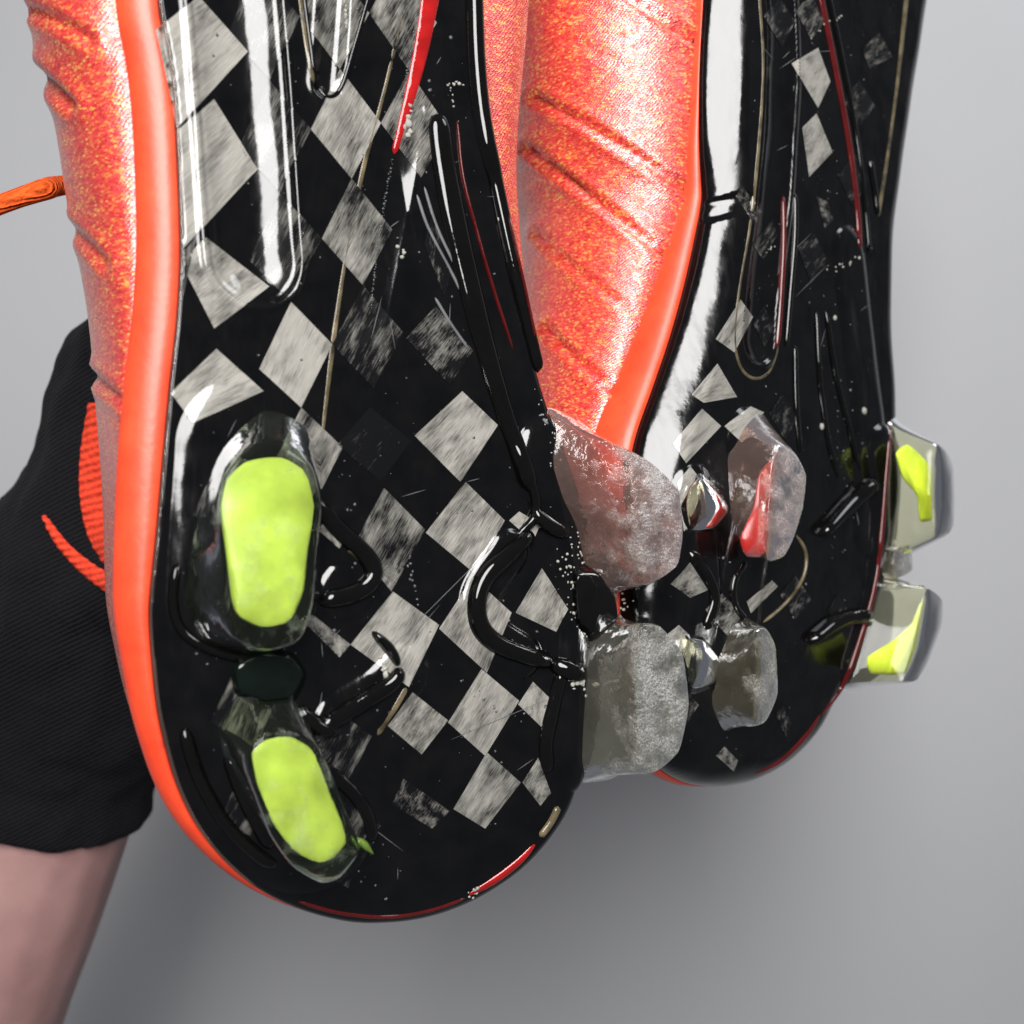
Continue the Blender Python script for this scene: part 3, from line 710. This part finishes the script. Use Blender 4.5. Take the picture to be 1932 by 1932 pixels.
t3 = loft_stud(Bt, 'stud', [(1655, 840), (1668, 795), (1690, 790), (1705, 850), (1705, 940), (1700, 1020), (1680, 1070), (1655, 1060), (1645, 960)],
               [(1760, 870), (1768, 838), (1785, 846), (1800, 882), (1803, 940), (1801, 990), (1790, 1010), (1764, 1014), (1757, 940)], .0130, M['clear'])
t4 = loft_stud(Bt, 'stud', [(1590, 1290), (1610, 1200), (1640, 1110), (1668, 1080), (1690, 1110), (1690, 1190), (1670, 1260), (1630, 1300)],
               [(1705, 1285), (1725, 1220), (1738, 1150), (1750, 1108), (1779, 1130), (1778, 1180), (1752, 1250), (1730, 1286)], .0130, M['clear'])
core(Bt, 'stud_core', [(1690, 855), (1712, 838), (1748, 868), (1780, 912), (1784, 945), (1778, 980), (1736, 985), (1730, 935), (1702, 900)], .0090, .0035, t3)
core(Bt, 'stud_core', [(1738, 1130), (1766, 1134), (1764, 1190), (1744, 1240), (1718, 1266), (1645, 1272), (1636, 1240), (1688, 1206), (1718, 1176)], .0090, .0035, t4)
loft_stud(Bt, 'stud_bridge', [(1660, 1030), (1690, 1025), (1695, 1080), (1670, 1100), (1645, 1080)], [(1690, 1035), (1718, 1035), (1722, 1075), (1695, 1090), (1685, 1070)], .0045, M['smoke'])

build_upper(Bt,
            ([(-160, .0004), (250, .0006), (350, .0026), (500, .0040), (860, .0050), (1100, .003), (1490, .0008)], [(-160, .0003), (1490, .0003)]),
            ([(-160, .0012), (300, .002), (450, .006), (860, .011), (1100, .009), (1490, .003)], [(-160, .002), (1490, .002)]),
            ([(-160, .029), (0, .027), (500, .0165), (860, .006), (1490, -.002)], [(-160, -.004), (1490, -.004)]),
            ([(-160, .036), (500, .031), (860, .024), (1490, .016)], [(-160, .03), (1490, .016)]),
            .098,
            folds=[([(1120, -50), (1200, 5), (1310, 75)], 6.5, .0019), ([(1005, 182), (1100, 232), (1226, 311), (1310, 372)], 6.5, .0019),
                   ([(995, 278), (1090, 352), (1226, 458), (1280, 495)], 6.5, .0019), ([(1030, 620), (1100, 690), (1170, 745)], 6.5, .0019), ([(1010, 440), (1100, 520), (1210, 600)], 5.5, .0012), ([(1040, 60), (1150, 110), (1320, 215)], 5, .0009)])

# lace end of boot 1
def tube(name, pts, rad, mat, parent=None, n=40, m=12):
    sp = spline([tuple(p) for p in pts], n); T = np.gradient(sp, axis=0); T /= np.linalg.norm(T, axis=1)[:, None]
    vs = []
    for i in range(n):
        a = np.cross(T[i], (0, 0, 1.)); a /= np.linalg.norm(a); b = np.cross(T[i], a)
        r = rad if np.ndim(rad) == 0 else np.interp(i / (n - 1), np.linspace(0, 1, len(rad)), rad)
        for j in range(m):
            t = 2 * math.pi * j / m; vs.append(sp[i] + (a * math.cos(t) + b * math.sin(t)) * r)
    f = [tuple(x) for x in grid_faces(n, m, True)] + [tuple(range(m))[::-1], tuple(range((n - 1) * m, n * m))]
    return mesh_obj(name, vs, f, mat, parent)
inv = A.root.matrix_world.inverted()
lp = [inv @ P(x, y, d) for x, y, d in ((150, 345, .275), (105, 352, .268), (85, 357, .264), (45, 370, .262), (0, 386, .260), (-60, 410, .258))]
tube('lace', lp, [.0022, .0024, .0026, .0023, .0023, .0023], M['lace'], A.root)

# dirt, droplets, scratches
rng = random.Random(11)
def poly_in(x, y, poly):
    c = False
    for (x0, y0), (x1, y1) in zip(poly, poly[1:] + poly[:1]):
        if (y0 > y) != (y1 > y) and x < (x1 - x0) * (y - y0) / (y1 - y0) + x0: c = not c
    return c
def rand_spots(poly, n, r0, r1):
    xs = [p[0] for p in poly]; ys = [p[1] for p in poly]; out = []
    while len(out) < n:
        x, y = rng.uniform(min(xs), max(xs)), rng.uniform(min(ys), max(ys))
        if poly_in(x, y, poly): out.append((x, y, r0 * (r1 / r0) ** (rng.random() ** 2.2)))
    return out
PA = [(360, 0), (860, 0), (960, 600), (1060, 1000), (1080, 1300), (1000, 1560), (760, 1700), (560, 1680), (340, 1350), (330, 800)]
PB = [(1420, 0), (1700, 0), (1650, 500), (1650, 900), (1560, 1280), (1420, 1440), (1270, 1420), (1230, 1100), (1330, 800), (1400, 500)]
scatter(A, 'droplets', rand_spots(PA, 330, .00010, .00042) + chainspots([(740, 300), (716, 440), (700, 580)], 60, .00022, 1) + chainspots([(790, 20), (770, 120), (745, 280)], 60, .0002, 1)
        + chainspots([(870, 1280), (960, 1350), (1040, 1330)], 20, .0003, 4) + chainspots([(770, 1020), (775, 1080), (790, 1140)], 16, .0003), M['drop'], A.root, 5)
scatter(A, 'dirt_crumbs', chainspots([(772, 195), (768, 225), (770, 255)], 9, .0007, 3) + chainspots([(845, 160), (860, 156), (872, 160)], 8, .00035, 1) + chainspots([(850, 165), (855, 200)], 6, .0003, 1)
        + chainspots([(942, 385), (948, 420)], 8, .0006, 4) + chainspots([(718, 1238), (726, 1270)], 6, .0006, 2) + chainspots([(750, 462), (760, 480)], 5, .0005, 3)
        + chainspots([(650, 0), (655, 50)], 10, .00035, 1) + chainspots([(1075, 1270), (1100, 1295), (1135, 1295)], 26, .00045, 7) + chainspots([(1060, 1040), (1080, 1100), (1100, 1180)], 40, .00032, 9)
        + chainspots([(1020, 740), (1050, 800), (1040, 880)], 30, .00022, 12) + chainspots([(885, 1688), (905, 1675)], 10, .0004, 3) + chainspots([(1170, 1130), (1130, 1160), (1110, 1200)], 70, .00035, 14) + chainspots([(1090, 1000), (1100, 1080), (1080, 1160)], 60, .00025, 10), M['dirt'], A.root, 6)
scatter(Bt, 'droplets', rand_spots(PB, 210, .00010, .00042) + chainspots([(1570, 700), (1600, 900), (1590, 1050)], 40, .0003, 18), M['drop'], Bt.root, 7)
scatter(Bt, 'dirt_crumbs', chainspots([(1560, 505), (1590, 500), (1620, 490)], 12, .00035, 3) + chainspots([(1530, 70), (1550, 50), (1590, 30)], 10, .0003, 2) + chainspots([(1435, 480), (1460, 465)], 8, .00025, 1)
        + [(1550, 805, .0009), (1630, 775, .0008), (1575, 600, .0006)], M['dirt'], Bt.root, 8)
def scratches(B, segs, w):
    vs, fs = [], []
    for (x0, y0, x1, y1) in segs:
        n = 8; k = len(vs)
        for i in range(n):
            t = i / (n - 1); x, y = x0 + (x1 - x0) * t, y0 + (y1 - y0) * t
            L = math.hypot(x1 - x0, y1 - y0); nx, ny = -(y1 - y0) / L, (x1 - x0) / L; ww = w * (.15 + math.sin(math.pi * t))
            for s in (-1, 1):
                p, nr, _ = cast(B, x + nx * ww * s, y + ny * ww * s); vs.append(np.array(p) + np.array(nr) * .0002)
        fs += [(k + 2 * i, k + 2 * i + 1, k + 2 * i + 3, k + 2 * i + 2) for i in range(n - 1)]
    o = mesh_obj('scratches', vs, fs, M['scratch'], B.root); o['kind'] = 'stuff'
sg = [(700, 1260, 960, 1000), (735, 1250, 830, 1140), (850, 1395, 1030, 1320), (735, 600, 745, 660), (720, 560, 700, 640), (680, 1545, 760, 1605), (950, 1060, 1000, 960)]
for _ in range(16):
    x, y, _r = rand_spots(PA, 1, 1, 2)[0]; a = rng.gauss(-1.0, .5); L = rng.uniform(12, 60); sg.append((x, y, x + math.cos(a) * L, y + math.sin(a) * L))
scratches(A, sg, .55)
sg = [(1500, 560, 1560, 500), (1490, 480, 1530, 440), (1470, 130, 1500, 110)]
for _ in range(12):
    x, y, _r = rand_spots(PB, 1, 1, 2)[0]; a = rng.gauss(-1.0, .5); L = rng.uniform(10, 40); sg.append((x, y, x + math.cos(a) * L, y + math.sin(a) * L))
scratches(Bt, sg, .5)
gp = [np.array(onplane(A, x, y, .006)) for x, y in ((672, 1588), (685, 1592), (705, 1612))]
tube('grass_scrap', gp, [.0009, .0008, .0001], M['grass'], A.root, n=10, m=6)

# ================================================================== the hand behind
def blob(name, chains, mat, voxel, smooth_it, parent=None, flat_first=False):
    """tapered limbs merged into one continuous skin; chains = list of [(x, y, z, r), ...]"""
    bm = bmesh.new()
    for c in chains:
        pts = spline(c, max(10, len(c) * 7)); m = 16; rings = []
        T = np.gradient(pts[:, :3], axis=0); T /= np.linalg.norm(T, axis=1)[:, None] + 1e-9
        a0 = np.cross(T[0], (.3, .9, .2)); 
        for i in range(len(pts)):
            a0 = a0 - T[i] * np.dot(a0, T[i]); a0 /= np.linalg.norm(a0); b0 = np.cross(T[i], a0)
            rings.append([bm.verts.new(pts[i, :3] + (a0 * math.cos(2 * math.pi * j / m) + b0 * math.sin(2 * math.pi * j / m)) * pts[i, 3]) for j in range(m)])
        for r0, r1 in zip(rings[:-1], rings[1:]):
            for j in range(m): bm.faces.new((r0[j], r0[(j + 1) % m], r1[(j + 1) % m], r1[j]))
        for rg, t, sgn in ((rings[0], T[0], -1), (rings[-1], T[-1], 1)):
            c0 = Vector(np.mean([v.co for v in rg], axis=0)); rad = (rg[0].co - c0).length; ln = .34 if flat_first and c is chains[0] and sgn < 0 else 1.0
            prev = rg
            for k in (.5, .85):
                nr = [bm.verts.new(c0 + (v.co - c0) * math.sqrt(1 - k * k) + Vector(t) * sgn * rad * k * ln) for v in rg]
                for j in range(m): bm.faces.new((prev[j], prev[(j + 1) % m], nr[(j + 1) % m], nr[j]))
                prev = nr
            tipv = bm.verts.new(c0 + Vector(t) * sgn * rad * ln)
            for j in range(m): bm.faces.new((prev[j], prev[(j + 1) % m], tipv))
    bmesh.ops.recalc_face_normals(bm, faces=bm.faces)
    me = bpy.data.meshes.new(name); bm.to_mesh(me); bm.free(); me.materials.append(mat)
    o = bpy.data.objects.new(name, me); COL.objects.link(o)
    if parent is not None: o.parent = parent
    r = o.modifiers.new('remesh', 'REMESH'); r.mode = 'VOXEL'; r.voxel_size = voxel; r.use_smooth_shade = True
    s = o.modifiers.new('smooth', 'SMOOTH'); s.iterations = smooth_it; s.factor = .5
    return o
def Q(ox, oy, d, r): p = P(ox, oy, d); return (p.x, p.y, p.z, r)
def shrink(cs, k): return [[(x, y, z, r - k) for x, y, z, r in c] for c in cs]
arm = [Q(-300, 2600, .40, .041), Q(-150, 2250, .385, .037), Q(-75, 1950, .375, .0320), Q(20, 1700, .368, .0300), Q(72, 1560, .365, .0290), Q(115, 1430, .363, .0285), Q(150, 1300, .360, .030)]
palm = [[Q(120, 1400, .362, .031), Q(135, 1260, .355, .037), Q(190, 1080, .345, .036), Q(250, 930, .338, .0315), Q(275, 800, .332, .029)],
        [Q(120, 1400, .362, .030), Q(240, 1260, .357, .032), Q(340, 1080, .350, .031), Q(390, 930, .345, .029)],
        # index, middle, ring, little: bent round the instep of the first boot, out of sight
        [Q(262, 800, .335, .024), Q(240, 715, .328, .0215), Q(262, 672, .318, .0150), Q(360, 665, .318, .0105), Q(480, 690, .318, .0090), Q(560, 705, .317, .0078)],
        [Q(330, 860, .342, .018), Q(420, 810, .330, .0120), Q(540, 800, .322, .0105), Q(640, 815, .318, .0095), Q(710, 830, .315, .0080)],
        [Q(370, 960, .345, .018), Q(470, 930, .333, .0115), Q(590, 925, .325, .0100), Q(680, 940, .320, .0090), Q(740, 955, .317, .0078)],
        [Q(390, 1060, .348, .018), Q(480, 1045, .336, .0105), Q(570, 1050, .328, .0090), Q(640, 1062, .323, .0080), Q(690, 1075, .320, .0070)],
        [Q(200, 1200, .345, .022), Q(250, 1090, .322, .0160), Q(310, 990, .307, .0125), Q(370, 900, .300, .0110), Q(420, 830, .297, .0090)]]
person = blob('person', [arm] + shrink(palm, .003), M['skin'], .0022, 6)
person['label'] = 'bare forearm and hand in a black knit glove gripping the boots from behind'; person['category'] = 'person'
cuff = [Q(90, 1492, .3655, .0318), Q(93, 1482, .365, .0346), Q(97, 1468, .364, .0342), Q(100, 1458, .364, .0318), Q(104, 1450, .364, .0334), Q(110, 1430, .363, .0324), Q(120, 1395, .362, .0340), Q(130, 1350, .361, .033)]
glove = blob('glove', [cuff] + palm, M['glove'], .0022, 4, person, True)
tx = bpy.data.textures.new('folds', 'CLOUDS'); tx.noise_scale = .024; tx.noise_depth = 2
dm = glove.modifiers.new('folds', 'DISPLACE'); dm.texture = tx; dm.strength = .0068; dm.mid_level = .5
glove['label'] = 'black knit glove with ribbed cuff and orange curved emblem'
dg = bpy.context.evaluated_depsgraph_get(); ge = glove.evaluated_get(dg); gm = ge.to_mesh()
gb = BVHTree.FromPolygons([v.co.copy() for v in gm.vertices], [tuple(p.vertices) for p in gm.polygons])
def on_glove(x, y, off=.0006):
    d = (P(x, y, 1) - EYE).normalized(); h, n, _, _ = gb.ray_cast(EYE, d)
    if h is None: h, n = P(x, y, .325), Vector((0, -1, 0))
    if n.dot(d) > 0: n = -n
    return h + n * off
def strip(left, right, n=40, m=10):
    a, b = spline(left, n), spline(right, n); vs = []
    for i in range(n):
        for j in range(m):
            t = j / (m - 1); q = a[i] * (1 - t) + b[i] * t
            vs.append(on_glove(q[0], q[1], .0003 + .0011 * math.sin(math.pi * t) ** .5 + .00025 * math.sin(i * 2.0)))
    return vs, grid_faces(n, m)
v1, f1 = strip([(168, 760), (153, 850), (151, 930), (163, 1000), (188, 1050), (214, 1082)], [(240, 760), (240, 850), (240, 930), (245, 1000), (250, 1050), (252, 1082)])
v2, f2 = strip([(82, 976), (102, 1022), (146, 1074), (198, 1114), (255, 1136)], [(88, 972), (127, 1022), (165, 1055), (207, 1080), (255, 1092)])
emb = mesh_obj('emblem', v1 + v2, [tuple(f) for f in f1] + [tuple(int(k) + len(v1) for k in f) for f in f2], M['logo'], glove)
emb['label'] = 'orange ribbed curved emblem on the glove'
ge.to_mesh_clear()
